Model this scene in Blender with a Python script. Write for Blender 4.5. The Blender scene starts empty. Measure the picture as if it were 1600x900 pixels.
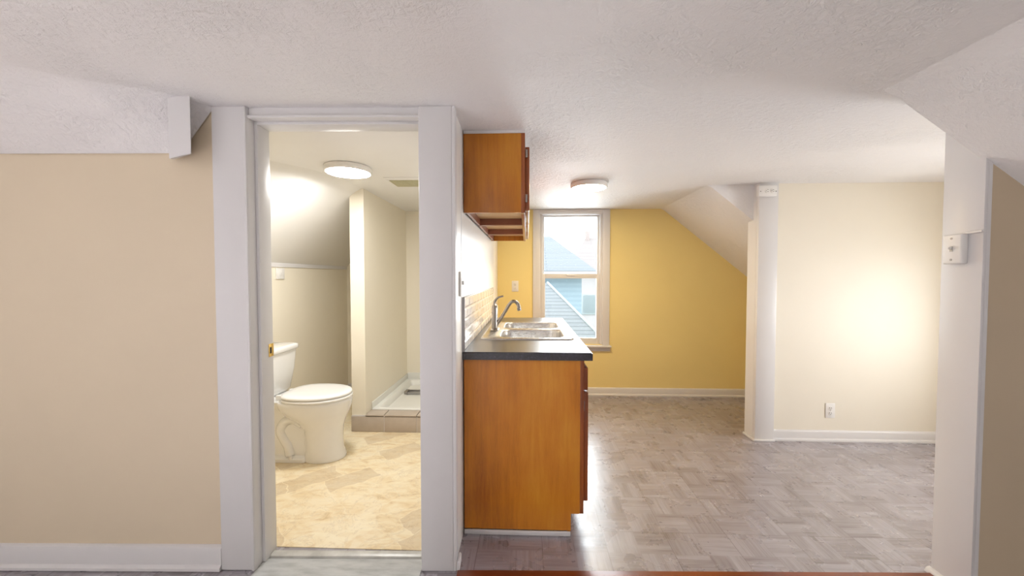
import bpy, bmesh, math, random
from mathutils import Vector, Matrix
random.seed(7)
sc = bpy.context.scene
col = sc.collection
R = math.radians

# ------------------------------------------------------------------ node helpers
class NT:
    def __init__(s, name):
        s.m = bpy.data.materials.new(name); s.m.use_nodes = True
        s.t = s.m.node_tree; s.t.nodes.clear()
        s.out = s.t.nodes.new('ShaderNodeOutputMaterial')
        s.p = s.t.nodes.new('ShaderNodeBsdfPrincipled')
        s.t.links.new(s.p.outputs[0], s.out.inputs[0])
        s._co = None
    def n(s, typ, **kw):
        nd = s.t.nodes.new(typ)
        for k, v in kw.items(): setattr(nd, k, v)
        return nd
    def L(s, a, b): s.t.links.new(a, b)
    def set(s, sock, v):
        if hasattr(v, 'links') or isinstance(v, bpy.types.NodeSocket): s.L(v, sock)
        else: sock.default_value = v
    @property
    def co(s):
        if s._co is None: s._co = s.n('ShaderNodeTexCoord').outputs['Object']
        return s._co
    def mapping(s, scale=(1,1,1), rot=(0,0,0), loc=(0,0,0), src=None):
        m = s.n('ShaderNodeMapping'); s.L(src or s.co, m.inputs[0])
        m.inputs['Scale'].default_value = scale; m.inputs['Rotation'].default_value = rot; m.inputs['Location'].default_value = loc
        return m.outputs[0]
    def noise(s, scale, detail=4, rough=.55, vec=None, dist=0):
        nd = s.n('ShaderNodeTexNoise'); s.L(vec or s.co, nd.inputs['Vector'])
        nd.inputs['Scale'].default_value = scale; nd.inputs['Detail'].default_value = detail
        nd.inputs['Roughness'].default_value = rough; nd.inputs['Distortion'].default_value = dist
        return nd.outputs[0]
    def math(s, op, a, b=None, c=None):
        nd = s.n('ShaderNodeMath', operation=op)
        s.set(nd.inputs[0], a)
        if b is not None: s.set(nd.inputs[1], b)
        if c is not None: s.set(nd.inputs[2], c)
        return nd.outputs[0]
    def ramp(s, fac, stops, interp='LINEAR'):
        nd = s.n('ShaderNodeValToRGB'); s.L(fac, nd.inputs[0]); cr = nd.color_ramp; cr.interpolation = interp
        while len(cr.elements) < len(stops): cr.elements.new(.5)
        for e, (p, c) in zip(cr.elements, stops):
            e.position = p; e.color = (c, c, c, 1) if isinstance(c, (int, float)) else (*c, 1)
        return nd.outputs[0]
    def mix(s, fac, a, b, mode='MIX'):
        nd = s.n('ShaderNodeMix', data_type='RGBA', blend_type=mode)
        s.set(nd.inputs[0], fac)
        for i, v in ((6, a), (7, b)):
            if isinstance(v, tuple): nd.inputs[i].default_value = (*v, 1)
            else: s.L(v, nd.inputs[i])
        return nd.outputs[2]
    def bump(s, h, strength=.2, dist=.01):
        b = s.n('ShaderNodeBump'); b.inputs['Strength'].default_value = strength; b.inputs['Distance'].default_value = dist
        s.L(h, b.inputs['Height']); s.L(b.outputs[0], s.p.inputs['Normal'])
    def base(s, c):
        if isinstance(c, tuple): s.p.inputs['Base Color'].default_value = (*c, 1)
        else: s.L(c, s.p.inputs['Base Color'])
    def pr(s, rough=.5, metal=0, spec=.5, coat=0, ior=None):
        s.set(s.p.inputs['Roughness'], rough); s.p.inputs['Metallic'].default_value = metal
        s.p.inputs['Specular IOR Level'].default_value = spec; s.p.inputs['Coat Weight'].default_value = coat
        s.p.inputs['Coat Roughness'].default_value = .15
        if ior: s.p.inputs['IOR'].default_value = ior

def srgb(r, g, b):
    f = lambda v: (v/255/12.92) if v/255 <= .04045 else ((v/255+.055)/1.055)**2.4
    return (f(r), f(g), f(b))

def paint(name, c, rough=.55, bump=.06, scale=60, var=.03):
    t = NT(name)
    n = t.noise(3.0, 3)
    d = tuple(max(0, v*(1-var)) for v in c); u = tuple(min(1, v*(1+var)) for v in c)
    t.base(t.mix(n, d, u)); t.pr(rough, spec=.35)
    t.bump(t.noise(scale, 3), bump, .004)
    return t.m

def plain(name, c, rough=.4, metal=0, spec=.5, coat=0):
    t = NT(name); n = t.noise(25, 2)
    t.base(t.mix(n, tuple(v*.97 for v in c), c)); t.pr(rough, metal, spec, coat)
    return t.m

M = {}
def make_materials():
    # textured plaster ceiling
    t = NT('ceiling_plaster')
    n1 = t.noise(38, 5, .65, dist=.6); n2 = t.noise(2.2, 3)
    mask = t.ramp(n2, [(.42, .18), (.62, 1.0)])
    fine = t.noise(110, 3)
    h = t.math('MULTIPLY', t.ramp(n1, [(.42, 0.), (.66, 1.)]), mask)
    h = t.math('ADD', h, t.math('MULTIPLY', fine, .25))
    t.base(t.mix(n2, (.80, .785, .785), (.86, .85, .85))); t.pr(.6, spec=.3)
    t.bump(h, .52, .012)
    M['ceiling'] = t.m
    M['ceiling_smooth'] = paint('bathroom_ceiling_paint', (.80, .79, .77), .5, .05)
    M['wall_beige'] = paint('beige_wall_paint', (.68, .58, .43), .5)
    M['wall_beige_shaded'] = paint('shaded_beige_wall_paint', (.56, .46, .325), .5)  # same beige paint, darkened: the right wall's dimmer light is in the colour
    M['wall_cream'] = paint('cream_wall_paint', (.80, .755, .655), .5)
    M['wall_yellow'] = paint('yellow_wall_paint', (.84, .69, .30), .5)
    M['wall_bath'] = paint('bathroom_wall_paint', (.84, .785, .66), .45)
    M['wall_white'] = paint('kitchen_white_wall_paint', (.80, .78, .74), .32, .10, 22)
    M['trim'] = paint('white_trim_paint', (.70, .69, .69), .35, .05, 30)
    M['white'] = plain('white_plastic', (.80, .79, .77), .35)
    M['lamp_rim'] = plain('white_lamp_rim', (.82, .80, .77), .4)
    M['porcelain'] = plain('white_porcelain', (.86, .86, .85), .10, coat=.6)
    M['seat'] = plain('white_toilet_seat', (.88, .88, .87), .2, coat=.3)
    M['acrylic'] = plain('white_acrylic', (.80, .80, .76), .3)
    M['brass'] = plain('brass', (.72, .50, .17), .25, 1)
    M['dark'] = plain('dark_slot', (.02, .018, .016), .6)
    M['steel_screw'] = plain('steel_screw', (.35, .34, .33), .35, 1)
    M['gun'] = plain('brushed_nickel', (.40, .37, .34), .26, 1)
    M['alu'] = plain('aluminium_edge', (.42, .41, .42), .35, 1)
    M['grout'] = plain('light_grout', (.62, .58, .55), .8)
    M['vent'] = plain('beige_vent_paint', (.60, .57, .38), .5)
    M['vent_back'] = plain('olive_vent_backing', (.20, .18, .06), .7)
    # stainless
    t = NT('stainless_steel')
    n = t.noise(40, 3, vec=t.mapping((1, 30, 1)))
    t.base((.70, .69, .67)); t.pr(t.ramp(n, [(.3, .22), (.7, .34)]), 1)
    M['steel'] = t.m
    # kitchen parquet-look vinyl
    t = NT('parquet_vinyl')
    sep = t.n('ShaderNodeSeparateXYZ'); t.L(t.co, sep.inputs[0]); x, y = sep.outputs[0], sep.outputs[1]
    B = .1525
    u = t.math('DIVIDE', t.math('SUBTRACT', x, .38-B*20), B); v = t.math('DIVIDE', t.math('SUBTRACT', y, 1.915-B*40), B)
    iu, iv = t.math('FLOOR', u), t.math('FLOOR', v); fu, fv = t.math('FRACT', u), t.math('FRACT', v)
    ck = t.math('MODULO', t.math('ADD', iu, iv), 2.)
    def sw(a, b): return t.math('ADD', t.math('MULTIPLY', a, ck), t.math('MULTIPLY', b, t.math('SUBTRACT', 1., ck)))
    s_ = t.math('MULTIPLY', sw(fu, fv), 5.)
    comb = t.n('ShaderNodeCombineXYZ'); t.L(iu, comb.inputs[0]); t.L(iv, comb.inputs[1]); t.L(t.math('FLOOR', s_), comb.inputs[2])
    wn = t.n('ShaderNodeTexWhiteNoise', noise_dimensions='3D'); t.L(comb.outputs[0], wn.inputs[0])
    cb2 = t.n('ShaderNodeCombineXYZ'); t.L(iu, cb2.inputs[0]); t.L(iv, cb2.inputs[1])
    wn2 = t.n('ShaderNodeTexWhiteNoise', noise_dimensions='3D'); t.L(cb2.outputs[0], wn2.inputs[0])
    gA = t.noise(4.5, 6, .66, t.mapping((18, 1, 1))); gB = t.noise(4.5, 6, .66, t.mapping((1, 18, 1)))
    g = sw(gA, gB)
    fs = t.math('FRACT', s_)
    edge = t.math('MINIMUM', fs, t.math('SUBTRACT', 1., fs))
    line = t.ramp(edge, [(.0, .0), (.07, 1.)])
    val = t.math('ADD', t.math('MULTIPLY', g, 1.0), t.math('MULTIPLY', t.math('SUBTRACT', wn.outputs[0], .5), .22))
    val = t.math('ADD', val, t.math('MULTIPLY', t.math('SUBTRACT', wn2.outputs[0], .5), .08))
    val = t.math('ADD', val, t.math('MULTIPLY', t.math('SUBTRACT', t.noise(1.6, 3), .5), .25))
    c = t.ramp(val, [(.16, (.085, .065, .062)), (.38, (.230, .203, .222)), (.58, (.315, .292, .325)), (.85, (.40, .39, .435))])
    c = t.mix(t.math('MULTIPLY', t.math('SUBTRACT', 1., line), .34), c, (.11, .08, .07))
    # tile seams
    tu = t.math('FRACT', t.math('DIVIDE', t.math('SUBTRACT', x, .38-B*20), 2*B)); tv = t.math('FRACT', t.math('DIVIDE', t.math('SUBTRACT', y, 1.915-B*40), 2*B))
    e = t.math('MINIMUM', t.math('MINIMUM', tu, t.math('SUBTRACT', 1., tu)), t.math('MINIMUM', tv, t.math('SUBTRACT', 1., tv)))
    seam = t.math('LESS_THAN', e, .0055)
    c = t.mix(t.math('MULTIPLY', seam, .6), c, (.07, .05, .045))
    t.base(c); t.pr(t.ramp(t.noise(7, 4), [(.3, .22), (.7, .36)]), spec=.8, ior=1.85)
    hh = t.math('ADD', t.math('MULTIPLY', g, .5), t.math('MULTIPLY', line, .4)); hh = t.math('SUBTRACT', hh, t.math('MULTIPLY', seam, 1.0))
    t.bump(hh, .09, .003)
    M['parquet'] = t.m
    # stone-look bathroom vinyl
    t = NT('stone_vinyl')
    wob = t.noise(5, 3)
    vec = t.mapping((1, 1, 1), (0, 0, R(-43)))
    wv = t.n('ShaderNodeVectorMath', operation='ADD'); t.L(vec, wv.inputs[0])
    sv = t.n('ShaderNodeVectorMath', operation='SCALE'); nn = t.n('ShaderNodeTexNoise'); t.L(t.co, nn.inputs[0]); nn.inputs['Scale'].default_value = 9
    t.L(nn.outputs['Color'], sv.inputs[0]); sv.inputs['Scale'].default_value = .075; t.L(sv.outputs[0], wv.inputs[1])
    def brick(off, w, h, mort):
        b = t.n('ShaderNodeTexBrick'); t.L(t.mapping((1, 1, 1), (0, 0, 0), off, wv.outputs[0]), b.inputs['Vector'])
        b.offset = .37; b.squash = 1.25; b.squash_frequency = 3
        b.inputs['Color1'].default_value = (0, 0, 0, 1); b.inputs['Color2'].default_value = (1, 1, 1, 1); b.inputs['Mortar'].default_value = (.5, .5, .5, 1)
        b.inputs['Scale'].default_value = 1; b.inputs['Mortar Size'].default_value = mort; b.inputs['Brick Width'].default_value = w; b.inputs['Row Height'].default_value = h
        b.inputs['Mortar Smooth'].default_value = .4
        return b
    b1 = brick((.1, .2, 0), .30, .165, .004)
    stone = t.noise(7, 6, .65, t.mapping((1.0, 2.4, 1), (0, 0, R(-43))), .8)
    c = t.ramp(stone, [(.26, (.62, .46, .25)), (.42, (.78, .64, .41)), (.58, (.85, .75, .55)), (.8, (.74, .63, .46))])
    pick = t.ramp(b1.outputs['Color'], [(.66, 0.), (.70, 1.)])
    c = t.mix(t.math('MULTIPLY', pick, .45), c, (.56, .44, .29))
    pick2 = t.ramp(b1.outputs['Color'], [(.14, 1.), (.2, 0.)])
    c = t.mix(t.math('MULTIPLY', pick2, .45), c, (.90, .82, .62))
    c = t.mix(t.math('MULTIPLY', b1.outputs['Fac'], .3), c, (.86, .79, .63))
    vein = t.ramp(t.noise(6, 7, .7, dist=1.2), [(.485, 0.), (.5, 1.), (.515, 0.)])
    c = t.mix(t.math('MULTIPLY', vein, .35), c, (.42, .32, .22))
    t.base(c); t.pr(.34, spec=.4); t.bump(stone, .12, .004)
    M['stone'] = t.m
    # stained plywood cabinet (grain along z)
    def wood(name, a, b, c_, sc_=(14, 14, 1.1), rough=.3):
        t = NT(name)
        g = t.noise(2.6, 7, .65, t.mapping(sc_), .4); bl = t.noise(3.2, 3, .5, t.mapping((1, 1, .6)))
        fine = t.noise(30, 4, .6, t.mapping((sc_[0]*.6, sc_[1]*.6, sc_[2])))
        v = t.math('ADD', t.math('MULTIPLY', g, .40), t.math('MULTIPLY', bl, .66)); v = t.math('ADD', v, t.math('MULTIPLY', fine, .12))
        t.base(t.ramp(v, [(.40, a), (.60, b), (.78, c_)])); t.pr(rough, spec=.45, coat=.15); t.bump(fine, .05, .002)
        return t.m
    M['wood'] = wood('honey_plywood', (.36, .105, .008), (.60, .215, .015), (.70, .31, .03))
    M['wood_frame'] = wood('reddish_cabinet_wood', (.16, .035, .008), (.28, .068, .014), (.36, .11, .022))
    M['wood_upper'] = wood('upper_cabinet_plywood', (.30, .09, .008), (.50, .175, .012), (.60, .26, .022))
    M['wood_pale'] = wood('bare_plywood', (.58, .36, .17), (.68, .46, .25), (.74, .53, .31), (1.1, 10, 10), .5)
    M['wood_rail'] = wood('cabinet_rail_wood', (.17, .055, .030), (.26, .09, .05), (.33, .13, .07), (1.1, 10, 10), .4)
    M['wood_strip'] = wood('red_brown_threshold_wood', (.10, .018, .005), (.19, .036, .009), (.26, .06, .014), (1.0, 16, 16), .3)
    M['wood_floor'] = wood('grey_brown_boards', (.12, .10, .085), (.22, .19, .165), (.32, .28, .25), (14, 1, 1), .4)
    # dark speckled laminate
    t = NT('dark_speckled_laminate')
    v1 = t.noise(70, 5, .75); v2 = t.noise(14, 4)
    c = t.ramp(v1, [(.40, (.006, .006, .010)), (.56, (.018, .018, .030)), (.66, (.07, .07, .11)), (.74, (.24, .24, .30))])
    t.base(t.mix(t.math('MULTIPLY', v2, .4), c, (.018, .018, .032))); t.pr(.30, spec=.5, coat=.8); t.p.inputs['Coat Roughness'].default_value = .36; t.p.inputs['Coat IOR'].default_value = 1.5
    M['laminate'] = t.m
    # ceramic tiles
    t = NT('glazed_wall_tile'); n = t.noise(9, 3)
    t.base(t.mix(n, (.78, .75, .74), (.86, .84, .83))); t.pr(.12, coat=.5); M['tile'] = t.m
    t = NT('taupe_floor_tile'); n = t.noise(16, 5)
    t.base(t.mix(n, (.42, .355, .29), (.54, .465, .39))); t.pr(.4); M['curb'] = t.m
    t = NT('grey_painted_sill'); n = t.noise(8, 5, .6, t.mapping((1, 4, 1)))
    t.base(t.ramp(n, [(.3, (.36, .37, .36)), (.55, (.50, .51, .50)), (.8, (.58, .58, .56))])); t.pr(.4); M['sill_grey'] = t.m
    t = NT('grey_saddle_stone'); n = t.noise(12, 5, .6)
    t.base(t.ramp(n, [(.3, (.42, .41, .37)), (.7, (.60, .59, .54))])); t.pr(.3); M['saddle'] = t.m
    # glazed window pane: mostly clear
    t = NT('window_glass')
    tr = t.n('ShaderNodeBsdfTransparent'); gl = t.n('ShaderNodeBsdfGlossy'); gl.inputs['Roughness'].default_value = .02
    tr.inputs[0].default_value = (.96, .98, .98, 1)
    fr = t.n('ShaderNodeFresnel'); fr.inputs[0].default_value = 1.45; mx = t.n('ShaderNodeMixShader')
    t.L(t.math('MULTIPLY', fr.outputs[0], .8), mx.inputs[0]); t.L(tr.outputs[0], mx.inputs[1]); t.L(gl.outputs[0], mx.inputs[2]); t.L(mx.outputs[0], t.out.inputs[0])
    M['glass'] = t.m
    # lamps
    def emit(name, c, s):
        t = NT(name); t.base((.8, .8, .8)); t.p.inputs['Emission Color'].default_value = (*c, 1); t.p.inputs['Emission Strength'].default_value = s; return t.m
    M['lamp_warm'] = emit('warm_lamp_diffuser', (1.0, .77, .42), LAMP_WARM)
    M['lamp_cool'] = emit('white_lamp_diffuser', (1.0, .985, .955), LAMP_COOL)
    M['lamp_fill'] = emit('added_fill_globe', (1.0, .97, .94), LAMP_FILL)
    # outside
    def shingle(name, a, b):
        t = NT(name)
        br = t.n('ShaderNodeTexBrick'); t.L(t.n('ShaderNodeTexCoord').outputs['UV'], br.inputs['Vector'])
        br.inputs['Color1'].default_value = (*a, 1); br.inputs['Color2'].default_value = (*b, 1); br.inputs['Mortar'].default_value = tuple(v*.6 for v in a)+(1,)
        br.inputs['Scale'].default_value = 1; br.inputs['Brick Width'].default_value = 3.0; br.inputs['Row Height'].default_value = .085; br.inputs['Mortar Size'].default_value = .007
        t.base(br.outputs[0]); t.pr(.8); return t.m
    M['shingle'] = shingle('grey_shingles', (.30, .33, .36), (.34, .37, .40))
    M['shingle_pink'] = shingle('pale_brown_shingles', (.40, .36, .35), (.44, .39, .38))
    t = NT('blue_siding'); w = t.n('ShaderNodeTexWave', bands_direction='Z'); t.L(t.co, w.inputs[0]); w.inputs['Scale'].default_value = 2.6
    t.base(t.mix(w.outputs['Fac'], (.42, .55, .64), (.48, .61, .69))); t.pr(.7); M['siding'] = t.m
    M['siding_pale'] = plain('pale_stucco', (.70, .65, .65), .8)
    M['gutter'] = plain('pale_gutter', (.60, .66, .68), .5)
    M['brick'] = plain('chimney_brick', (.52, .44, .42), .8)
    M['ground'] = plain('lawn', (.16, .18, .10), .9)

# light levels --------------------------------------------------------
LAMP_WARM, LAMP_COOL = 115.0, 90.0
LAMP_FILL = 18.0
SKY = 2.6
P_DORMER, P_NEAR, P_NEAR2 = 62.0, 182.0, 27.0
make_materials()

# ------------------------------------------------------------------ mesh helpers
class MB:
    def __init__(s, xf=None): s.bm = bmesh.new(); s.xf = xf
    def add(s, tmp):
        me = bpy.data.meshes.new('tmp'); bmesh.ops.recalc_face_normals(tmp, faces=tmp.faces); tmp.to_mesh(me); tmp.free(); s.bm.from_mesh(me); bpy.data.meshes.remove(me); return s
    def box(s, x0, x1, y0, y1, z0, z1, bev=0, seg=2):
        t = bmesh.new(); vs = [t.verts.new((x, y, z)) for x in (x0, x1) for y in (y0, y1) for z in (z0, z1)]
        for f in ((0,1,3,2),(4,6,7,5),(0,4,5,1),(2,3,7,6),(0,2,6,4),(1,5,7,3)): t.faces.new([vs[i] for i in f])
        if bev: bmesh.ops.bevel(t, geom=t.edges[:], offset=bev, segments=seg, affect='EDGES', profile=.5)
        return s.add(t)
    def prism(s, pts, vec, bev=0):
        t = bmesh.new(); a = [t.verts.new(p) for p in pts]; v = Vector(vec); b = [t.verts.new(Vector(p)+v) for p in pts]
        n = len(pts); t.faces.new(a); t.faces.new(b[::-1])
        for i in range(n): t.faces.new((a[i], a[(i+1) % n], b[(i+1) % n], b[i]))
        if bev: bmesh.ops.bevel(t, geom=t.edges[:], offset=bev, segments=2, affect='EDGES')
        return s.add(t)
    def faces(s, verts, faces):
        t = bmesh.new(); vs = [t.verts.new(v) for v in verts]
        for f in faces: t.faces.new([vs[i] for i in f])
        return s.add(t)
    def loft(s, loops, cap=True):
        t = bmesh.new(); rs = [[t.verts.new(p) for p in l] for l in loops]; n = len(rs[0])
        for a, b in zip(rs, rs[1:]):
            for i in range(n): t.faces.new((a[i], a[(i+1) % n], b[(i+1) % n], b[i]))
        if cap: t.faces.new(rs[0][::-1]); t.faces.new(rs[-1])
        return s.add(t)
    def tube(s, pts, r, seg=14, sub=6):
        P = [Vector(p) for p in pts]; rr = r if isinstance(r, (list, tuple)) else [r]*len(P)
        if sub > 1 and len(P) > 2:
            Q, q = [], []
            for i in range(len(P)-1):
                p0 = P[max(i-1, 0)]; p1 = P[i]; p2 = P[i+1]; p3 = P[min(i+2, len(P)-1)]
                for k in range(sub):
                    u = k/sub; Q.append(.5*((2*p1)+(p2-p0)*u+(2*p0-5*p1+4*p2-p3)*u*u+(3*p1-p0-3*p2+p3)*u**3)); q.append(rr[i]+(rr[i+1]-rr[i])*u)
            Q.append(P[-1]); q.append(rr[-1]); P, rr = Q, q
        loops = []; up = None
        for i, p in enumerate(P):
            d = (P[min(i+1, len(P)-1)]-P[max(i-1, 0)]).normalized()
            if up is None: up = d.orthogonal().normalized()
            up = (up-d*up.dot(d)).normalized(); w = d.cross(up)
            loops.append([p+up*math.cos(2*math.pi*k/seg)*rr[i]+w*math.sin(2*math.pi*k/seg)*rr[i] for k in range(seg)])
        return s.loft(loops)
    def lathe(s, c, prof, seg=40, axis='z'):
        c = Vector(c); loops = []
        for r, h in prof:
            l = []
            for k in range(seg):
                a = 2*math.pi*k/seg; u, v = r*math.cos(a), r*math.sin(a)
                l.append(c+Vector({'z': (u, v, h), 'y': (u, h, v), 'x': (h, u, v)}[axis]))
            loops.append(l)
        return s.loft(loops)
    def build(s, name, m, parent=None, smooth=True, kind=None, ang=35):
        if s.xf is not None: s.bm.transform(s.xf)
        off = Vector()
        q = parent
        while q is not None: off += q.location; q = q.parent
        bmesh.ops.translate(s.bm, verts=s.bm.verts, vec=-off)
        me = bpy.data.meshes.new(name); s.bm.to_mesh(me); s.bm.free()
        me.materials.append(m)
        if smooth:
            me.polygons.foreach_set('use_smooth', [True]*len(me.polygons)); me.set_sharp_from_angle(angle=R(ang))
        o = bpy.data.objects.new(name, me); col.objects.link(o)
        if parent is not None: o.parent = parent
        if kind: o['kind'] = kind
        return o
def tag(o, label, cat, group=None):
    o['label'] = label; o['category'] = cat
    if group: o['group'] = group
    return o
def thing(name, label, cat, loc, group=None):
    o = bpy.data.objects.new(name, None); col.objects.link(o); o.location = loc; o.empty_display_size = .05
    return tag(o, label, cat, group)
def ST(name, mb, m, smooth=False): return mb.build(name, m, None, smooth, 'structure')

# partition between the front room and the kitchen / bathroom: slightly turned.
# local axes: x along the wall, y = depth behind the casing face, z up
PX = Matrix.Translation((0, 1.632, 0)) @ Matrix.Rotation(math.atan(.031), 4, 'Z')
def P(x, t, z): return PX @ Vector((x, t, z))
H = 2.0
# ------------------------------------------------------------------ floors
ST('floor_kitchen', MB().box(-.43, 3.75, 1.50, 4.25, -.12, 0), M['parquet'])
ST('floor_bathroom', MB().box(-2.1, -.43, 1.745, 4.3, -.12, 0.0), M['stone'])
ST('floor_front', MB().box(-3.35, -.43, -2.4, 1.75, -.12, -.003).box(-.43, 3.35, -2.4, 1.5, -.12, -.003), M['parquet'])
# reddish threshold board under the opening
tag(MB(PX).box(-.30, 1.755, -.16, .000, .0005, .008, .003).build('wooden_threshold', M['wood_strip']), 'reddish-brown wooden threshold strip on the floor at the kitchen opening', 'threshold')

# ------------------------------------------------------------------ ceilings
ST('ceiling', MB().box(-3.4, 3.8, -2.5, 1.72, 2.0, 2.12).box(-.40, 3.8, 1.72, 4.35, 2.0, 2.12), M['ceiling'])
ST('ceiling_bathroom', MB().box(-2.2, -.40, 1.72, 4.35, 2.0, 2.12), M['ceiling_smooth'])
# front room, left: the plaster curves down to the wall; its cut end beside the door shows as a dark facet
T1, NR = .012, 14
cols = []
for x, T0 in ((-3.3, -.95), (-2.6, -.78), (-2.2, -.64), (-1.95, -.52), (-1.75, -.38), (-1.64, -.28), (None, -.22)):
    c_ = []
    for k in range(NR+1):
        u = k/NR; tt = T0+(T1-T0)*u
        c_.append(P(x if x is not None else -1.55+.078*u, tt, 2.004-.196*u**2.2))
    cols.append(c_)
top = [P(-1.55+.225*(k/NR)**.5, -.22+(T1+.22)*k/NR, 2.005) for k in range(1, NR+1)]
LB = P(-3.3, T1, 2.006)
n1 = NR+1; nc = len(cols); vs = [p for c_ in cols for p in c_]+top+[LB]; it = n1*nc; il = it+NR
fs = [(c*n1+k, c*n1+k+1, (c+1)*n1+k+1, (c+1)*n1+k) for c in range(nc-1) for k in range(NR)]
lc = (nc-1)*n1
fs += [(lc, lc+1, it)]+[(lc+k, lc+k+1, it+k, it+k-1) for k in range(1, NR)]
fs += [tuple(range(n1))+(il,), tuple(c*n1+NR for c in range(nc))+(it+NR-1, il), tuple(c*n1 for c in range(nc))+tuple(range(it, it+NR))+(il,)]
MB().faces(vs, fs).build('ceiling_slope_left', M['ceiling'], None, True, 'structure', 14)
# small white board hanging in the corner of the facet
tag(MB().prism([(-1.425, 1.492, 1.752), (-1.343, 1.503, 1.775), (-1.420, 1.590, 1.80), (-1.50, 1.588, 1.778)], (0, 0, .24), .002).build('hanging_board', M['trim']),
    'short white board hanging from the ceiling corner left of the bathroom doorway', 'board')
# front room, right: roof slope falling to the right, ends at the partition
FY = 1.556                                           # front face of the wall right of the opening
rs = lambda x: 2.0-.745*(x-1.405)
prof = [(1.36, 2.004), (1.43, 1.985), (1.50, rs(1.50)), (3.35, rs(3.35)), (3.35, 2.004)]
ST('ceiling_slope_right', MB().prism([(x, -2.45, z) for x, z in prof], (0, FY+.012+2.45, 0)), M['ceiling'], True)
# nook behind the corner post
prof = [(1.41, 2.004), (1.46, 1.978), (2.62, 1.04), (2.62, 2.004)]
ST('ceiling_slope_nook', MB().prism([(x, 3.10, z) for x, z in prof], (0, 1.08, 0)), M['ceiling'])
# bathroom slope
secs = []
for y, xb in ((1.80, -1.96), (2.0, -1.86), (2.2, -1.73), (2.37, -1.60), (2.56, -1.47), (2.75, -1.41), (3.0, -1.375), (3.3, -1.36), (4.22, -1.36)):
    k = (2.0-1.35)/(xb+2.04)
    secs.append([(xb+.06, y, 2.004), (xb+.02, y, 1.996), (xb-.02, y, 1.976), (min(xb-.06, -1.99), y, 2-.06*k) if xb-.06 < -1.99 else (xb-.06, y, 2-.055*k), (-2.04, y, 1.35), (-2.04, y, 2.004)])
ST('ceiling_slope_bathroom', MB().loft(secs), M['ceiling_smooth'], True)

# ------------------------------------------------------------------ partition
ST('wall_left', MB(PX).box(-3.3, -1.19, .018, .135, 0, 2.0), M['wall_beige'])
ST('wall_over_door', MB(PX).box(-1.19, -.44, .018, .135, 1.962, 2.0), M['trim'])
ST('wall_bathroom_kitchen', MB().box(-.435, -.315, 1.648, 4.15, 0, 2.0), M['wall_white'])
ST('wall_right', MB().box(1.769, 3.62, FY, 1.69, 0, 2.0), M['wall_beige_shaded'])
# trim: left casing, jambs, stops, post board, right casing
mb = MB(PX).box(-1.332, -1.196, 0, .022, 0, 2.0, .003).box(-1.1955, -1.1835, -.006, .02, 0, 2.0, .003)
ST('trim_door_casing', mb, M['trim'], True)
mb = MB(PX).box(-1.19, -1.182, .0, .13, 0, 1.962, .001).box(-1.182, -1.168, .046, .128, 0, 1.962, .0015)
mb.box(-1.19, -.44, .003, .13, 1.954, 1.9645, .001).box(-1.168, -.44, .046, .128, 1.941, 1.954, .0015).box(-.45, -.436, .0225, .13, 0, 1.954, .001)
ST('trim_door_jamb', mb, M['trim'], True)
ST('trim_post', MB(PX).box(-.457, -.317, 0, .022, 0, 2.0, .003).box(-.317, -.303, 0, .05, 0, 2.0, .003).box(-.3145, -.307, .215, .233, .92, 2.0, .002), M['trim'], True)
ST('trim_opening_jamb', MB().box(1.757, 1.769, FY-.004, 1.70, 0, 2.0, .001).box(1.769, 1.783, FY-.004, FY, 0, 2.0), M['trim'], True)
ST('trim_opening_foot', MB().prism([(1.757, FY, 0), (1.735, FY, 0), (1.735, FY, .006), (1.741, FY, .017), (1.750, FY, .022), (1.757, FY, .022)], (0, .15, 0)), M['trim'], True)
ST('trim_post_foot', MB(PX).box(-.303, -.290, -.003, .06, 0, .045, .006), M['trim'], True)
def baseboard(mb, a, b, h=.088, d=.014, shoe=True):
    """runs from a to b on the floor; the wall lies to the left of the direction"""
    a, b = Vector(a), Vector(b); d_ = (b-a).normalized(); n = Vector((d_.y, -d_.x, 0))
    prof = [(0, 0), (d+.012, 0), (d+.012, .012), (d+.004, .020), (d, .022), (d, h-.014), (d-.003, h-.006), (.004, h), (0, h)]
    if not shoe: prof = [(0, 0), (d, 0), (d, h-.014), (d-.003, h-.006), (.004, h), (0, h)]
    return mb.prism([a+n*p[0]+Vector((0, 0, p[1])) for p in prof], b-a)
ST('baseboard_left', baseboard(MB(PX), (-3.3, .018, 0), (-1.334, .018, 0), .104, .016), M['trim'], True)
# doorway floor: grey sill and saddle
tag(MB(PX).box(-1.18, -.458, -.10, .068, -.0025, .004, .002).build('door_sill', M['sill_grey']), 'pale grey painted floor board in front of the bathroom doorway', 'sill')
tag(MB(PX).prism([(-1.166, .070, -.002), (-1.166, .074, .010), (-1.166, .085, .014), (-1.166, .105, .014), (-1.166, .118, .004), (-1.166, .118, -.002)], (.716, 0, 0)).build('door_saddle', M['saddle']), 'narrow grey stone saddle across the bathroom doorway', 'threshold')

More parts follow.
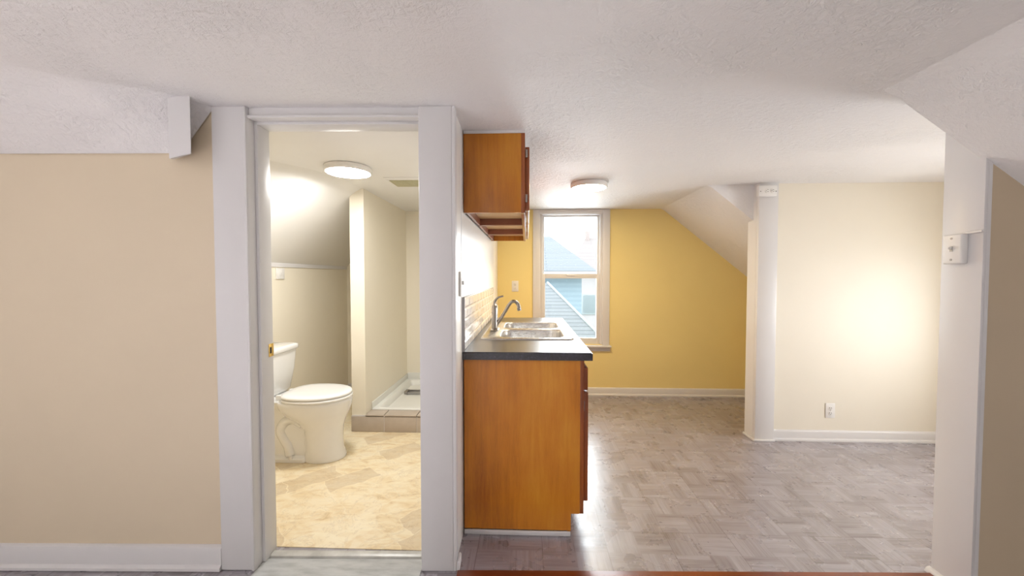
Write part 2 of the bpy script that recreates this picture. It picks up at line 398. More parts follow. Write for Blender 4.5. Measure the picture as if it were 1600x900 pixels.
# ------------------------------------------------------------------ kitchen walls
# far wall with window hole x .14-.81, z .552-1.958
ST('wall_back', MB().box(-.315, .14, 4.15, 4.27, 0, 2.0).box(.81, 2.62, 4.15, 4.27, 0, 2.0).box(.14, .81, 4.15, 4.27, 0, .552).box(.14, .81, 4.15, 4.27, 1.958, 2.0), M['wall_yellow'])
ST('baseboard_back', baseboard(MB(), (.30, 4.15, 0), (2.6, 4.15, 0), .086, .014), M['trim'], True)
ST('wall_nook_right', MB().box(2.6, 2.7, 3.17, 4.27, 0, 2.0), M['wall_yellow'])
ST('wall_alcove', MB().box(1.79, 3.62, 3.06, 3.17, 0, 2.0), M['wall_cream'])
ST('baseboard_alcove', baseboard(MB(), (1.925, 3.06, 0), (3.6, 3.06, 0), .083, .014), M['trim'], True)
ST('trim_corner_post', MB().box(1.778, 1.922, 3.028, 3.06, 0, 2.0, .003).box(1.778, 1.79, 3.06, 3.172, 0, 2.0), M['trim'], True)
ST('trim_corner_foot', MB().box(1.762, 1.778, 3.016, 3.172, 0, .018, .005).box(1.762, 1.926, 3.014, 3.028, 0, .018, .005), M['trim'], True)
# dormer end wall with a window hole y DY0-DY1
DY0, DY1, DZ0, DZ1 = 1.82, 2.40, .52, 1.36
ST('wall_dormer', MB().box(3.6, 3.72, 1.69, DY0, 0, 2.0).box(3.6, 3.72, DY1, 3.2, 0, 2.0).box(3.6, 3.72, DY0, DY1, 0, DZ0).box(3.6, 3.72, DY0, DY1, DZ1, 2.0), M['wall_cream'])
ST('window_2', MB().box(3.62, 3.66, DY0, DY0+.05, DZ0, DZ1).box(3.62, 3.66, DY1-.05, DY1, DZ0, DZ1).box(3.62, 3.66, DY0+.05, DY1-.05, DZ0, DZ0+.05).box(3.62, 3.66, DY0+.05, DY1-.05, DZ1-.05, DZ1).box(3.625, 3.655, DY0+.05, DY1-.05, .96, 1.0), M['trim'])

# ------------------------------------------------------------------ front-room shell behind the camera
SW = (-1.9, -.3, .75, 1.75)                        # window in the left side wall: y0, y1, z0, z1
ST('wall_rear', MB().box(-3.4, 3.4, -2.5, -2.4, 0, 2.0), M['wall_white'])
ST('wall_side_left', MB().box(-3.4, -3.3, -2.4, SW[0], 0, 2.0).box(-3.4, -3.3, SW[1], 1.70, 0, 2.0).box(-3.4, -3.3, SW[0], SW[1], 0, SW[2]).box(-3.4, -3.3, SW[0], SW[1], SW[3], 2.0), M['wall_white'])
ST('wall_side_right', MB().box(3.32, 3.42, -2.4, 1.555, 0, 1.2), M['wall_white'])

# ------------------------------------------------------------------ bathroom walls
ST('wall_bathroom_left', MB().box(-2.12, -2.0, 1.745, 4.2, 0, 1.40), M['wall_bath'])
ST('trim_bathroom_left', MB().box(-2.0, -1.992, 1.80, 4.19, 1.358, 1.392, .002), M['trim'])
ST('wall_bathroom_back', MB().box(-2.12, -.435, 4.2, 4.3, 0, 2.0), M['wall_bath'])
ST('wall_shower_stub', MB().box(-1.447, -1.33, 3.10, 4.2, 0, 1.999), M['wall_bath'])
ST('baseboard_bathroom', baseboard(MB(), (-1.999, 4.2, 0), (-1.448, 4.2, 0), .085, .012, False), M['trim'])
# shower curb
c = thing('shower_curb', 'taupe tiled curb in front of the white shower pan', 'curb', (-.95, 3.09, 0))
mb = MB()
for a, b in ((-1.447, -1.176), (-1.170, -.905), (-.899, -.44)): mb.box(a, b, 3.086, 3.099, 0.001, .127, .0012)
mb.build('front_tile', M['curb'], c)
mb = MB()
for a, b in ((-1.328, -1.176), (-1.170, -.905), (-.899, -.44)): mb.box(a, b, 3.083, 3.212, .133, .143, .0012)
mb.build('top_tile', M['curb'], c)
MB().box(-1.328, -.44, 3.0995, 3.205, 0.001, .1325).box(-1.3275, -1.178, 3.092, 3.10, .1272, .1328).box(-1.168, -.91, 3.092, 3.10, .1272, .1328).build('core_gap_shade', M['dark'], c)  # dark strips under the top tile paint the shadow in the gap
MB().box(-1.176, -1.170, 3.089, 3.0995, .001, .1365).box(-1.445, -1.331, 3.0885, 3.0992, .127, .1345).box(-.905, -.899, 3.090, 3.0995, .001, .127).build('grout', M['grout'], c)
# shower pan
def rrect(x0, x1, y0, y1, r, z, n=6):
    pts = []
    for cx, cy, a0 in ((x1-r, y1-r, 0), (x0+r, y1-r, 90), (x0+r, y0+r, 180), (x1-r, y0+r, 270)):
        for k in range(n+1):
            a = R(a0+90*k/n); pts.append((cx+r*math.cos(a), cy+r*math.sin(a), z))
    return pts
pan = [rrect(-1.326, -.438, 3.216, 4.196, .004, z) for z in (.002, .145)] + [rrect(-1.322, -.442, 3.22, 4.192, .006, .15), rrect(-1.278, -.485, 3.255, 4.15, .02, .15), rrect(-1.268, -.495, 3.265, 4.14, .025, .138), rrect(-1.255, -.51, 3.28, 4.12, .03, .098), rrect(-1.20, -.55, 3.33, 4.06, .03, .088)]
sp = tag(MB().loft(pan).build('shower_pan', M['acrylic']), 'white shower pan with raised rim behind the tiled curb', 'shower pan')
MB().box(-1.329, -1.320, 3.22, 4.19, .145, .205, .002).box(-1.319, -.44, 4.188, 4.1995, .145, .215, .002).build('upstand', M['acrylic'], sp)
# metal bar lying in the pan
r_ = thing('metal_bar', 'short grey metal bar lying in the white shower pan', 'bar', (-1.1, 3.86, .09))
MB().box(-1.205, -.80, 3.862, 3.872, .099, .122, .002).box(-1.205, -.80, 3.80, 3.81, .0925, .1155, .002).build('rail', M['alu'], r_)
MB().box(-1.235, -1.203, 3.795, 3.878, .0925, .124, .003).build('end_cap', M['gun'], r_)

# ------------------------------------------------------------------ window in the far wall
def window():
    ST('trim_window', MB().box(.066, .142, 4.128, 4.1495, .545, 1.998, .003).box(.808, .884, 4.128, 4.1495, .545, 1.998, .003).box(.142, .808, 4.128, 4.1495, 1.95, 1.998, .003)
       .box(.142, .156, 4.15, 4.26, .552, 1.958).box(.794, .808, 4.15, 4.26, .552, 1.958).box(.156, .794, 4.15, 4.26, 1.944, 1.958)
       .box(.156, .168, 4.150, 4.165, .56, 1.944, .001).box(.782, .794, 4.150, 4.165, .56, 1.944, .001), M['trim'], True)
    ST('trim_window_sill', MB().box(.050, .902, 4.095, 4.22, .527, .545, .004).box(.072, .895, 4.132, 4.1495, .480, .527, .003), M['trim'], True)
    w = bpy.data.objects.new('window_1', None); col.objects.link(w); w.location = (.475, 4.2, .55); w['kind'] = 'structure'
    def sash(y0, y1, z0, z1, st, top, bot):
        s = MB().box(.157, .157+st, y0, y1, z0, z1, .002).box(.793-st, .793, y0, y1, z0, z1, .002).box(.157+st, .793-st, y0, y1, z1-top, z1, .002).box(.157+st, .793-st, y0, y1, z0, z0+bot, .002)
        return s.build('sash', M['trim'], w)
    up = sash(4.205, 4.235, 1.262, 1.944, .032, .016, .04)
    MB().box(.188, .762, 4.218, 4.222, 1.30, 1.93).build('pane', M['glass'], up)
    lo = sash(4.168, 4.203, .548, 1.312, .042, .05, .070)
    MB().box(.198, .752, 4.183, 4.187, .615, 1.265).build('pane', M['glass'], lo)
    MB().box(.43, .52, 4.150, 4.168, 1.29, 1.302, .003).build('sash_lock', M['trim'], lo)
window()

# ------------------------------------------------------------------ kitchen base cabinet
KX = -.309
c = thing('base_cabinet', 'honey-brown wooden base cabinet under the dark countertop', 'cabinet', (0, 2.6, 0))
# end panel with toe notch
MB().prism([(KX, 1.873, .026), (.219, 1.873, .026), (.219, 1.873, .113), (.262, 1.873, .113), (.262, 1.873, .8755), (KX, 1.873, .8755)], (0, .018, 0)).build('end_panel', M['wood'], c)
MB().box(KX, KX+.012, 1.891, 3.40, .03, .8755).box(KX, .262, 3.40, 3.418, 0.0, .8755).box(KX+.012, .262, 1.891, 3.40, .10, .113).box(.205, .219, 1.891, 3.40, 0, .10).build('carcass', M['wood'], c)
mb = MB().box(.262, .281, 1.872, 1.915, .113, .8755, .001).box(.262, .281, 3.37, 3.418, .113, .8755, .001).box(.262, .281, 2.62, 2.67, .153, .8355, .001)
mb.box(.262, .281, 1.915, 3.37, .8355, .8755, .001).box(.262, .281, 1.915, 3.37, .113, .153, .001).box(.262, .281, 1.915, 3.37, .71, .73, .001)
mb.build('face_frame', M['wood_frame'], c)
for a, b in ((1.888, 2.632), (2.655, 3.40)):
    MB().box(.2815, .302, a, b, .722, .835, .004).build('drawer_front', M['wood_frame'], c)
def door(par, x0, x1, y0, y1, z0, z1, m):
    d = MB().box(x0, x1, y0, y0+.055, z0, z1, .003).box(x0, x1, y1-.055, y1, z0, z1, .003).box(x0, x1, y0+.055, y1-.055, z1-.055, z1, .003).box(x0, x1, y0+.055, y1-.055, z0, z0+.055, .003).build('door', m, par)
    MB().box(x0+.004, x1-.008, y0+.05, y1-.05, z0+.05, z1-.05, .003).build('door_panel', m, d)
    return d
for k, (a, b) in enumerate(((1.888, 2.258), (2.262, 2.632), (2.655, 3.025), (3.029, 3.40))):
    d = door(c, .2815, .304, a, b, .168, .712, M['wood_frame'])
    yk = b-.03 if k % 2 == 0 else a+.03
    MB().box(.2815, .2845, (a if k % 2 == 0 else b)-.003, (a if k % 2 == 0 else b)+.003, .62, .67).build('hinge', M['gun'], d)
MB().box(KX, .217, 1.864, 1.8725, 0.0005, .024, .003).build('base_strip', M['trim'], c)['label'] = 'white strip along the cabinet foot'
# countertop with sink cut-out
def slab(xs, ys, z0, z1, hole, bev=.004):
    t = bmesh.new(); V = {}
    for k, z in enumerate((z0, z1)):
        for i, x in enumerate(xs):
            for j, y in enumerate(ys): V[i, j, k] = t.verts.new((x, y, z))
    nx, ny = len(xs)-1, len(ys)-1
    solid = lambda i, j: 0 <= i < nx and 0 <= j < ny and (i, j) not in hole
    for i in range(nx):
        for j in range(ny):
            if not solid(i, j): continue
            for k in (0, 1): t.faces.new([V[i, j, k], V[i+1, j, k], V[i+1, j+1, k], V[i, j+1, k]])
            for di, dj, a, b in ((-1, 0, (i, j), (i, j+1)), (1, 0, (i+1, j), (i+1, j+1)), (0, -1, (i, j), (i+1, j)), (0, 1, (i, j+1), (i+1, j+1))):
                if not solid(i+di, j+dj): t.faces.new([V[(*a, 0)], V[(*b, 0)], V[(*b, 1)], V[(*a, 1)]])
    bmesh.ops.recalc_face_normals(t, faces=t.faces)
    if bev:
        es = [e for e in t.edges if len(e.link_faces) == 2 and e.calc_face_angle(0) > .5 and all(v.co.z > z1-1e-6 for v in e.verts)]
        bmesh.ops.bevel(t, geom=es, offset=bev, segments=2, affect='EDGES')
    return t
ct = MB().add(slab([-.3145, -.25, .254, .319], [1.856, 2.245, 3.045, 3.44], .876, .914, {(1, 1)})).build('countertop', M['laminate'])
tag(ct, 'dark speckled laminate countertop around the steel sink', 'countertop')
# double-bowl sink
s = thing('kitchen_sink', 'stainless steel double-bowl sink set into the dark countertop', 'sink', (0, 2.64, .914))
N = 8
bowls = ((2.266, 2.618), (2.676, 3.022)); BX = (-.165, .228)
t = bmesh.new(); edges = []
def loop(pts):
    v = [t.verts.new(p) for p in pts]; e = [t.edges.new((v[i], v[(i+1) % len(v)])) for i in range(len(v))]; return v, e
ov, oe = loop(rrect(-.262, .266, 2.236, 3.054, .03, .9205, N)); edges += oe
bl = []
for a, b in bowls:
    v, e = loop(rrect(BX[0], BX[1], a, b, .075, .9205, N)); bl.append(v); edges += e
bmesh.ops.triangle_fill(t, edges=edges, use_beauty=True)
def strip(va, pts):
    vb = [t.verts.new(p) for p in pts]
    for i in range(len(va)): t.faces.new((va[i], va[(i+1) % len(va)], vb[(i+1) % len(va)], vb[i]))
    return vb
q = strip(ov, rrect(-.267, .271, 2.231, 3.059, .034, .9225, N)); q = strip(q, rrect(-.271, .275, 2.227, 3.063, .038, .9205, N)); strip(q, rrect(-.273, .277, 2.225, 3.065, .04, .9145, N))
for v, (a, b) in zip(bl, bowls): strip(v, rrect(BX[0]+.003, BX[1]-.003, a+.003, b-.003, .072, .917, N))
rim = MB().add(t).build('rim', M['steel'], s, ang=50)
for a, b in bowls:
    lo = [rrect(BX[0]+.003+d, BX[1]-.003-d, a+.003+d, b-.003-d, r, z, N) for d, r, z in ((0, .072, .917), (.004, .07, .90), (.012, .07, .78), (.02, .066, .757), (.04, .05, .748))]
    # thickness: an outer shell so the bowl is a closed body
    out = [rrect(BX[0]+.001+d, BX[1]-.001-d, a+.001+d, b-.001-d, r, z, N) for d, r, z in ((.038, .052, .7455), (.018, .068, .754), (.010, .072, .78), (.002, .072, .90), (.001, .073, .917))]
    bo = MB().loft(out+lo).build('basin', M['steel'], s, ang=60)
    cy = (a+b)/2; cx = (BX[0]+BX[1])/2
    MB().lathe((cx, cy, .7485), [(.055, 0), (.057, .002), (.045, .004), (.04, .001), (.03, .0005)], 28).build('drain', M['gun'], bo)
# faucet
f = thing('faucet', 'brushed nickel single-lever faucet behind the sink bowls', 'faucet', (-.22, 2.60, .9225))
bx, by = -.218, 2.60
MB().loft([rrect(bx-.024, bx+.03, by-.075, by+.075, .024, z) for z in (.9226, .928)]+[rrect(bx-.018, bx+.024, by-.066, by+.066, .02, .933)]).build('base_plate', M['gun'], f)
MB().lathe((bx, by, .93), [(.021, 0), (.021, .02), (.0195, .05), (.0205, .10), (.021, .14), (.018, .155), (.010, .163)], 24).build('body', M['gun'], f)
MB().tube([(bx-.004, by, 1.078), (bx+.001, by, 1.112), (bx+.022, by, 1.138), (bx+.060, by, 1.150)], [.0115, .0095, .0075, .0055], 12).build('lever', M['gun'], f)
MB().tube([(bx+.008, by, .945), (bx+.034, by, .985), (bx+.072, by, 1.045), (bx+.098, by, 1.090), (bx+.120, by, 1.112), (bx+.142, by, 1.112), (bx+.158, by, 1.095), (bx+.166, by, 1.068)], [.013, .012, .0115, .0115, .0115, .0115, .012, .0125], 14).build('spout', M['gun'], f)
MB().tube([(bx+.1655, by, 1.070), (bx+.169, by, 1.052)], [.014, .0135], 14).build('aerator', M['steel_screw'], f)

# backsplash
b = thing('backsplash', 'white brick-pattern tile backsplash above the countertop', 'backsplash', (-.314, 2.6, .915))
MB().box(-.3148, -.3095, 1.866, 3.52, .9145, 1.178).build('grout', M['grout'], b)
mb = MB(); rows = 5; rh = .2635/rows; tw = .152
for r in range(rows):
    z0 = .9145+r*rh; y = 1.868-(tw/2 if r % 2 else 0)
    while y < 3.52:
        a, bb = max(y+.0015, 1.868), min(y+tw-.0015, 3.52)
        if bb-a > .012:
            k = .008
            mb.loft([[(-.3096, a, z0+.0015), (-.3096, bb, z0+.0015), (-.3096, bb, z0+rh-.0015), (-.3096, a, z0+rh-.0015)], [(-.3065, a, z0+.0015), (-.3065, bb, z0+.0015), (-.3065, bb, z0+rh-.0015), (-.3065, a, z0+rh-.0015)], [(-.3025, a+k, z0+.0015+k), (-.3025, bb-k, z0+.0015+k), (-.3025, bb-k, z0+rh-.0015-k), (-.3025, a+k, z0+rh-.0015-k)]])
        y += tw
mb.build('tiles', M['tile'], b, smooth=False)
MB().box(-.3148, -.3015, 1.858, 1.8655, .9145, 1.1795, .001).box(-.3148, -.3035, 1.866, 3.522, 1.178, 1.1815, .0005).build('edge_strip', M['alu'], b)['label'] = 'grey metal edge strip'

# wall cabinet
c = thing('wall_cabinet', 'brown wooden wall cabinet hung under the ceiling above the sink', 'cabinet', (-.16, 2.65, 1.6))
MB().box(-.3115, -.028, 1.90, 1.916, 1.598, 1.984, .0005).build('end_panel', M['wood_upper'], c)
MB().box(-.3115, -.028, 3.40, 3.416, 1.598, 1.984).box(-.3115, -.303, 1.916, 3.40, 1.64, 1.984).box(-.303, -.028, 1.916, 3.40, 1.972, 1.984).build('carcass', M['wood_upper'], c)
MB().box(-.303, -.028, 1.916, 3.40, 1.640, 1.652).build('bottom_panel', M['wood_pale'], c)['label'] = 'pale bare plywood underside'
for y in (2.38, 2.90):
    MB().box(-.303, -.028, y, y+.045, 1.60, 1.6395).build('cross_rail', M['wood_rail'], c)
MB().box(-.303, -.290, 1.916, 3.40, 1.60, 1.6395).build('hanging_rail', M['wood_rail'], c)
MB().box(-.028, -.009, 1.898, 1.94, 1.596, 1.984, .001).box(-.028, -.009, 3.376, 3.416, 1.596, 1.984, .001).box(-.028, -.009, 1.94, 3.376, 1.94, 1.984, .001).box(-.028, -.009, 1.94, 3.376, 1.596, 1.636, .001).box(-.028, -.009, 2.40, 2.44, 1.636, 1.94, .001).box(-.028, -.009, 2.90, 2.94, 1.636, 1.94, .001).build('face_frame', M['wood_frame'], c)
for k, (a, bq) in enumerate(((1.925, 2.41), (2.43, 2.91), (2.93, 3.40))):
    d = door(c, -.0085, .013, a, bq, 1.612, 1.925, M['wood_frame'])
    for z in (1.65, 1.87): MB().box(-.0085, .004, a-.010, a-.0005, z, z+.04, .002).build('hinge', M['gun'], d)
MB().box(-.3115, -.010, 1.898, 3.41, 1.9845, 1.9995).build('filler_strip', M['trim'], c)['label'] = 'white filler strip at the ceiling'

# ------------------------------------------------------------------ lamps and vent
def lamp(name, label, x, y, r, mat):
    o = thing(name, label, 'ceiling lamp', (x, y, 2.0), 'round ceiling lamps')
    MB().lathe((x, y, 0), [(r-.02, 1.9995), (r-.004, 1.998), (r, 1.990), (r, 1.968), (r-.003, 1.962), (r-.010, 1.961), (r-.012, 1.965)], 48).build('housing', M['lamp_rim'], o)
    MB().lathe((x, y, 0), [(r-.0125, 1.9645), (r-.0125, 1.9615), (r-.03, 1.9585), (r-.06, 1.957), (.01, 1.9565)], 48).build('diffuser', mat, o)
lamp('ceiling_lamp', 'round warm-glowing lamp on the kitchen ceiling near the far window', .478, 3.00, .14, M['lamp_warm'])
lamp('ceiling_lamp', 'round white-glowing lamp on the bathroom ceiling', -1.172, 2.50, .148, M['lamp_cool'])
g = thing('added_globe_lamp', 'white globe lamp added on the unseen front room ceiling as fill light', 'ceiling lamp', (-1.2, -.7, 2.0))  # added lamp behind the camera, brightens the front room
MB().lathe((-1.2, -.7, 0), [(.06, 1.9995), (.07, 1.995), (.07, 1.965), (.05, 1.955)], 32).build('housing', M['lamp_rim'], g)
MB().lathe((-1.2, -.7, 1.865), [(.095*math.cos(R(a)), -.095*math.sin(R(a))) for a in (-70, -50, -30, -10, 10, 30, 50, 70, 88)], 32).build('globe', M['lamp_fill'], g)
v = thing('ceiling_vent', 'beige square grille set in the bathroom ceiling', 'vent', (-.9, 2.9, 2.0))
MB().box(-1.04, -.78, 2.765, 3.025, 1.9955, 1.9997, .001).build('frame', M['ceiling_smooth'], v)
mb = MB()
for k in range(15): mb.box(-1.018+k*.0158, -1.018+k*.0158+.005, 2.83, 3.012, 1.989, 1.9955)
for k in range(11): mb.box(-1.018, -.792, 2.83+k*.0175, 2.835+k*.0175, 1.9885, 1.995)
mb.build('grille', M['vent'], v)
MB().box(-1.017, -.793, 2.832, 3.010, 1.9945, 1.9957).build('backing', M['vent_back'], v)

# ------------------------------------------------------------------ outlets and switches
def outlet(name, label, cx, y, cz, horiz=False, cat='outlet', box=None):
    """duplex receptacle on a wall facing -y"""
    o = thing(name, label, cat, (cx, y, cz))
    w, h = (.072, .116)
    if not horiz: MB().box(cx-w/2, cx+w/2, y-.006, y-.0003, cz-h/2, cz+h/2, .003).build('plate', M['white'], o)
    for s_ in (-1, 1):
        px, pz = (cx, cz+s_*.02) if not horiz else (cx+s_*.02, cz)
        d = .006 if not horiz else .036
        f = MB().lathe((px, y-d, pz), [(.0165, -.0002), (.0165, -.0022), (.015, -.003)], 20, 'y').build('receptacle', M['white'], o)
        m = MB()
        if not horiz: m.box(px-.008, px-.0055, y-d-.0036, y-d-.0028, pz-.002, pz+.008).box(px+.005, px+.0075, y-d-.0036, y-d-.0028, pz-.002, pz+.007).box(px-.002, px+.002, y-d-.0036, y-d-.0028, pz-.010, pz-.006)
        else: m.box(px-.002, px+.008, y-d-.0036, y-d-.0028, pz-.008, pz-.0055).box(px-.002, px+.007, y-d-.0036, y-d-.0028, pz+.005, pz+.0075).box(px-.010, px-.006, y-d-.0036, y-d-.0028, pz-.002, pz+.002)
        m.build('slot', M['dark'], f)
    if not horiz: MB().lathe((cx, y-.006, cz), [(.003, -.0002), (.003, -.0012)], 10, 'y').build('screw', M['steel_screw'], o)
    return o
outlet('wall_outlet', 'white duplex outlet low on the cream alcove wall above its baseboard', 2.365, 3.06, .238)
outlet('wall_outlet', 'cream duplex outlet on the yellow wall between the faucet and the window', -.125, 4.15, 1.178)
o = outlet('surface_outlet_box', 'white surface-mounted outlet box near the top of the corner post', 1.835, 3.028, 1.930, True)
MB().box(1.752, 1.892, 2.993, 3.0277, 1.890, 1.972, .008).build('box', M['white'], o)
for px in (1.880, 1.766): MB().lathe((px, 2.993, 1.926), [(.004, -.0002), (.004, -.002)], 10, 'y').build('screw', M['steel_screw'], o)
# surface switch box on the right casing
JX = 1.757
o = thing('light_switch_box', 'white surface-mounted toggle switch box on the right opening jamb', 'switch', (JX, 1.638, 1.394))
MB().box(JX-.028, JX-.0003, 1.600, 1.672, 1.334, 1.454, .006, 3).build('box', M['white'], o)
MB().box(JX-.0292, JX-.0278, 1.632, 1.642, 1.384, 1.406).build('slot', M['steel_screw'], o)
MB().box(JX-.040, JX-.028, 1.633, 1.641, 1.393, 1.404, .002).build('toggle', M['white'], o)
for z in (1.437, 1.351): MB().lathe((JX-.028, 1.637, z), [(.0042, .0002), (.0042, -.0016)], 12, 'x').build('screw', M['steel_screw'], o)
MB().tube([(JX-.008, 1.612, 1.452), (JX-.007, 1.600, 1.456), (JX-.006, 1.575, 1.457), (JX-.005, 1.550, 1.459)], .005, 10).build('cable', M['white'], o)
# kitchen switch plate on the white wall beside the post
o = thing('wall_switch', 'white switch plate on the kitchen wall end above the backsplash edge', 'switch', (-.315, 1.82, 1.247))
MB().box(-.3147, -.306, 1.778, 1.852, 1.189, 1.306, .003).build('plate', M['white'], o)
MB().box(-.3062, -.297, 1.811, 1.819, 1.244, 1.262, .002).build('toggle', M['white'], o)
# bathroom plate
o = thing('wall_switch', 'white plate on the bathroom knee wall above the toilet', 'switch', (-2.0, 3.04, 1.30))
MB().box(-1.9997, -1.988, 2.985, 3.085, 1.262, 1.350, .003).build('plate', M['white'], o)
MB().box(-1.988, -1.983, 3.022, 3.044, 1.288, 1.325, .002).build('rocker', M['white'], o)
# strike plate
o = thing('strike_plate', 'small brass strike plate on the bathroom door jamb', 'strike plate', P(-1.168, .1, .945))
MB(PX).box(-1.1678, -1.1655, .094, .128, .917, .976, .001).build('plate', M['brass'], o)
MB(PX).box(-1.1658, -1.165, .100, .112, .932, .960).build('hole', M['dark'], o)
for z in (.924, .969): MB(PX).lathe((-1.1656, .118, z), [(.003, 0), (.003, .0012)], 10, 'x').build('screw', M['brass'], o)

# ------------------------------------------------------------------ toilet (tank against the left wall, bowl towards +x)
TY = 2.655
t = thing('toilet', 'white toilet with closed lid against the bathroom knee wall', 'toilet', (-1.6, TY, 0))
def sup(x0, x1, hw, z, n=40, e=2.4, back=None):
    """egg-like outline: rounder towards +x"""
    cx = x0+(x1-x0)*.48; pts = []
    for k in range(n):
        a = 2*math.pi*k/n; ca, sa = math.cos(a), math.sin(a)
        ee = e if ca < 0 else 2.0
        r = (abs(ca)**ee+abs(sa)**ee)**(-1/ee)
        pts.append((cx+ca*r*((x1-cx) if ca > 0 else (cx-x0)), TY+sa*r*hw, z))
    return pts
# bowl + pedestal as one lofted body
body = [sup(-1.57, -1.293, .118, .001), sup(-1.57, -1.291, .120, .02), sup(-1.56, -1.312, .114, .07), sup(-1.56, -1.314, .114, .16), sup(-1.57, -1.308, .118, .225), sup(-1.62, -1.292, .134, .275), sup(-1.70, -1.269, .163, .325), sup(-1.735, -1.253, .183, .37), sup(-1.745, -1.247, .190, .405), sup(-1.745, -1.247, .190, .420), sup(-1.74, -1.253, .185, .428)]
MB().loft(body).build('bowl', M['porcelain'], t, ang=60)
# rear foot with trapway
MB().loft([rrect(-1.90, -1.52, TY-.112, TY+.112, .03, .001), rrect(-1.90, -1.52, TY-.112, TY+.112, .03, .022), rrect(-1.89, -1.52, TY-.078, TY+.078, .03, .04), rrect(-1.89, -1.52, TY-.074, TY+.074, .03, .30), rrect(-1.93, -1.55, TY-.10, TY+.10, .04, .37), rrect(-1.95, -1.58, TY-.13, TY+.13, .05, .40), rrect(-1.95, -1.58, TY-.13, TY+.13, .05, .424)]).build('rear_foot', M['porcelain'], t, ang=60)
for s_ in (-1, 1):
    MB().tube([(-1.56, TY+s_*.062, .245), (-1.62, TY+s_*.064, .285), (-1.68, TY+s_*.064, .27), (-1.715, TY+s_*.064, .21), (-1.69, TY+s_*.064, .15), (-1.66, TY+s_*.064, .10), (-1.645, TY+s_*.064, .04)], [.026, .032, .034, .034, .034, .036, .04], 16).build('trapway', M['porcelain'], t, ang=70)
    MB().lathe((-1.625, TY+s_*.102, .022), [(.014, 0), (.014, .012), (.010, .022), (.003, .026)], 16).build('bolt_cap', M['white'], t)
# seat and lid
def flat(x0, x1, hw, prof, sx=1):
    return MB().loft([sup(x0+d, x1-d, hw-d, z, 48, 3.0) for d, z in prof])
flat(-1.70, -1.245, .192, [(.008, .4285), (.002, .432), (0, .438), (.002, .445), (.008, .448)]).build('seat', M['seat'], t, ang=60)
flat(-1.70, -1.249, .189, [(.006, .4515), (.001, .455), (0, .462), (.004, .469), (.015, .4735), (.06, .4765), (.13, .4775)]).build('lid', M['seat'], t, ang=60)
for s_ in (-1, 1): MB().box(-1.735, -1.695, TY+s_*.075-.015, TY+s_*.075+.015, .428, .460, .005).build('seat_hinge', M['seat'], t)
# tank
def tk(x0, x1, hw, r, z): return rrect(x0, x1, TY-hw, TY+hw, r, z, 6)
MB().loft([tk(-1.97, -1.80, .175, .035, .4245), tk(-1.975, -1.785, .185, .035, .45), tk(-1.985, -1.765, .208, .035, .60), tk(-1.985, -1.757, .218, .035, .735)]).build('tank', M['porcelain'], t, ang=60)
MB().loft([tk(-1.988, -1.752, .224, .035, .7352), tk(-1.99, -1.745, .232, .04, .742), tk(-1.99, -1.745, .232, .04, .765), tk(-1.986, -1.75, .227, .04, .774), tk(-1.975, -1.765, .21, .04, .778)]).build('tank_lid', M['porcelain'], t, ang=50)
MB().lathe((-1.7625, TY-.15, .69), [(.012, -.004), (.012, .012), (.006, .015)], 16, 'x').tube([(-1.748, TY-.15, .69), (-1.742, TY-.10, .682)], [.006, .005], 10, 1).build('flush_lever', M['steel'], t)

# ------------------------------------------------------------------ neighbouring houses seen through the window
def uvface(name, quads, m, parent):
    me = bpy.data.meshes.new(name); vs = []; fs = []; uvs = []
    for q in quads:
        q = [Vector(p) for p in q]; u = (q[1]-q[0]).normalized(); nrm = (q[1]-q[0]).cross(q[-1]-q[0]).normalized(); w = nrm.cross(u)
        k = len(vs); vs += q; fs.append(list(range(k, k+len(q)))); uvs += [((p-q[0]).dot(u), (p-q[0]).dot(w)) for p in q]
    off = parent.location
    me.from_pydata([v-off for v in vs], [], fs); ul = me.uv_layers.new(name='UVMap')
    for i, l in enumerate(me.loops): ul.data[i].uv = uvs[l.vertex_index]
    me.materials.append(m); o = bpy.data.objects.new(name, me); col.objects.link(o); o.parent = parent; return o
h = thing('house', 'pale blue neighbouring house with grey hipped roofs seen through the window', 'house', (-1, 11, -5.5))
RX, EY = 1.78, 9.5
uvface('roof', [[(-4, EY, 1.42), (1.72, EY, 1.42), (.70, 11.5, 2.47), (-4, 11.5, 2.47)], [(1.72, EY, 1.42), (1.72, 13.5, 1.42), (.70, 11.5, 2.47)], [(1.72, 13.5, 1.42), (-4, 13.5, 1.42), (-4, 11.5, 2.47), (.70, 11.5, 2.47)], [(-4, EY, 1.42), (-4, 11.5, 2.47), (-4, 13.5, 1.42)], [(-4, EY, 1.419), (-4, 13.5, 1.419), (1.72, 13.5, 1.419), (1.72, EY, 1.419)]], M['shingle'], h)
MB().box(-4, 1.73, EY-.06, EY+.02, 1.29, 1.41, .01).build('gutter', M['gutter'], h)
MB().box(-3.9, 1.40, 9.85, 13.3, -5.5, 1.41).build('wall', M['siding'], h)
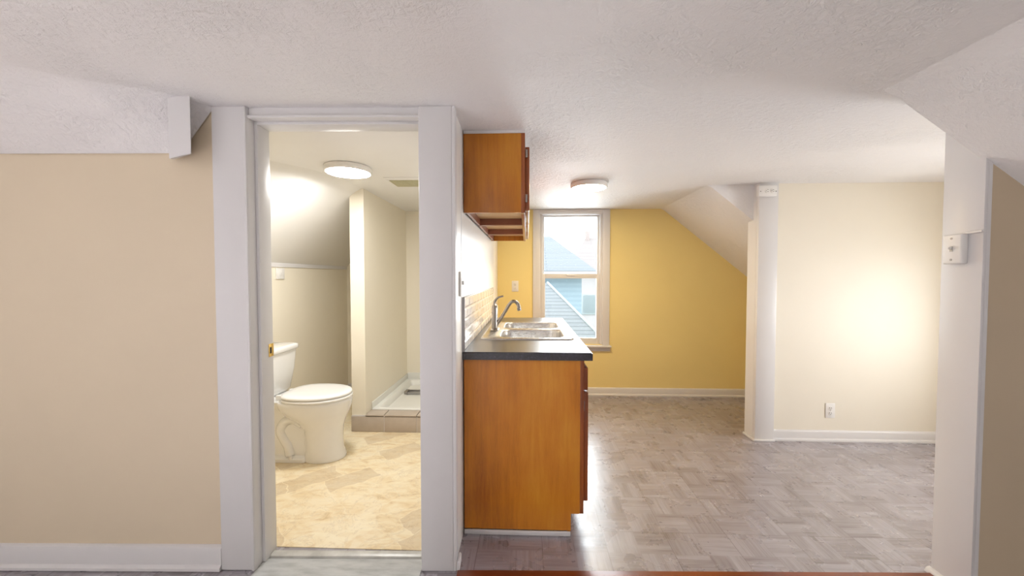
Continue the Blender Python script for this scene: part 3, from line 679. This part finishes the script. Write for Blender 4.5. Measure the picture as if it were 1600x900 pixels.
# lower wing: hipped roof, its hip running down to the right
uvface('lower_roof', [[(-3, 6.2, -.05), (1.55, 6.2, -.05), (.40, 7.5, 1.16), (-3, 7.5, 1.16)], [(1.55, 6.2, -.05), (1.55, 8.8, -.05), (.40, 7.5, 1.16)], [(1.55, 8.8, -.05), (-3, 8.8, -.05), (-3, 7.5, 1.16), (.40, 7.5, 1.16)], [(-3, 6.2, -.051), (-3, 8.8, -.051), (1.55, 8.8, -.051), (1.55, 6.2, -.051)], [(-3, 6.2, -.05), (-3, 7.5, 1.16), (-3, 8.8, -.05)]], M['shingle'], h)
MB().tube([(1.55, 6.2, -.04), (.40, 7.5, 1.17)], .022, 8, 1).build('hip_cap', M['gutter'], h)
MB().box(-2.9, 1.4, 6.4, 8.7, -5.5, -.06).build('lower_wall', M['siding'], h)
h2 = thing('house', 'pale pinkish house with a chimney farther off at the right of the window view', 'house', (4, 18, -5.5))
MB().box(1.95, 8, 16.6, 22, -5.5, 1.6).build('wall', M['siding_pale'], h2)
uvface('roof', [[(1.6, 16.2, 1.55), (8.4, 16.2, 1.55), (8.4, 19.3, 3.2), (2.95, 19.3, 3.2)], [(1.6, 22.4, 1.55), (1.6, 16.2, 1.55), (2.95, 19.3, 3.2)], [(8.4, 22.4, 1.55), (1.6, 22.4, 1.55), (2.95, 19.3, 3.2), (8.4, 19.3, 3.2)], [(8.4, 16.2, 1.55), (8.4, 22.4, 1.55), (8.4, 19.3, 3.2)]], M['shingle_pink'], h2)
MB().box(2.90, 3.08, 19.0, 19.3, 2.8, 3.52, .02).build('chimney', M['brick'], h2)
w = MB().box(2.35, 3.05, 16.55, 16.62, -.35, .55, .01).build('window', M['gutter'], h2)
MB().box(2.42, 2.98, 16.53, 16.56, -.28, .48).build('pane', M['glass'], w)
ST('ground', MB().box(-30, 30, -20, 60, -5.7, -5.5), M['ground'])

# ------------------------------------------------------------------ light
wd = bpy.data.worlds.new('overcast'); sc.world = wd; wd.use_nodes = True
bg = wd.node_tree.nodes['Background']; bg.inputs[0].default_value = (.93, .965, 1.0, 1); bg.inputs[1].default_value = SKY
def area(name, loc, rot, sx, sy, power, color=(1, 1, 1)):
    l = bpy.data.lights.new(name, 'AREA'); l.shape = 'RECTANGLE'; l.size = sx; l.size_y = sy; l.energy = power; l.color = color
    o = bpy.data.objects.new(name, l); col.objects.link(o); o.location = loc; o.rotation_euler = rot; return o
# daylight entering through the windows
area('daylight_dormer_window', (3.92, (DY0+DY1)/2, (DZ0+DZ1)/2), (0, R(90), 0), DZ1-DZ0, DY1-DY0, P_DORMER, (.93, .96, 1))
dl = area('daylight_left_window', (-3.62, (SW[0]+SW[1])/2, (SW[2]+SW[3])/2+.28), (0, R(-48), 0), .8, SW[3]-SW[2]+.5, P_NEAR, (1, .99, .965))
dl.data.spread = R(70)                              # sunlight slanting down onto the front room floor
area('daylight_far_window', (.475, 4.32, 1.25), (R(-90), 0, 0), .62, 1.35, P_NEAR2, (.92, .96, 1))

# ------------------------------------------------------------------ camera
F = 600.0
yaw = math.atan(23/F); pit = math.atan(18/F*math.cos(yaw))
cam = bpy.data.cameras.new('camera'); cam.sensor_fit = 'HORIZONTAL'; cam.sensor_width = 36; cam.lens = 36*F/1600; cam.clip_start = .02; cam.clip_end = 200
co = bpy.data.objects.new('camera', cam); col.objects.link(co); co.location = (0, 0, 1.283); co.rotation_euler = (math.pi/2-pit, 0, yaw)
sc.camera = co
vs_ = sc.view_settings; vs_.view_transform = 'Standard'; vs_.look = 'None'; vs_.gamma = 1; vs_.use_curve_mapping = False; vs_.exposure = 0.22
cy = sc.cycles
try:
    cy.use_denoising = True; cy.denoiser = 'OPENIMAGEDENOISE'; cy.max_bounces = 10; cy.diffuse_bounces = 6; cy.glossy_bounces = 4; cy.transparent_max_bounces = 12; cy.sample_clamp_indirect = 6
except Exception: pass
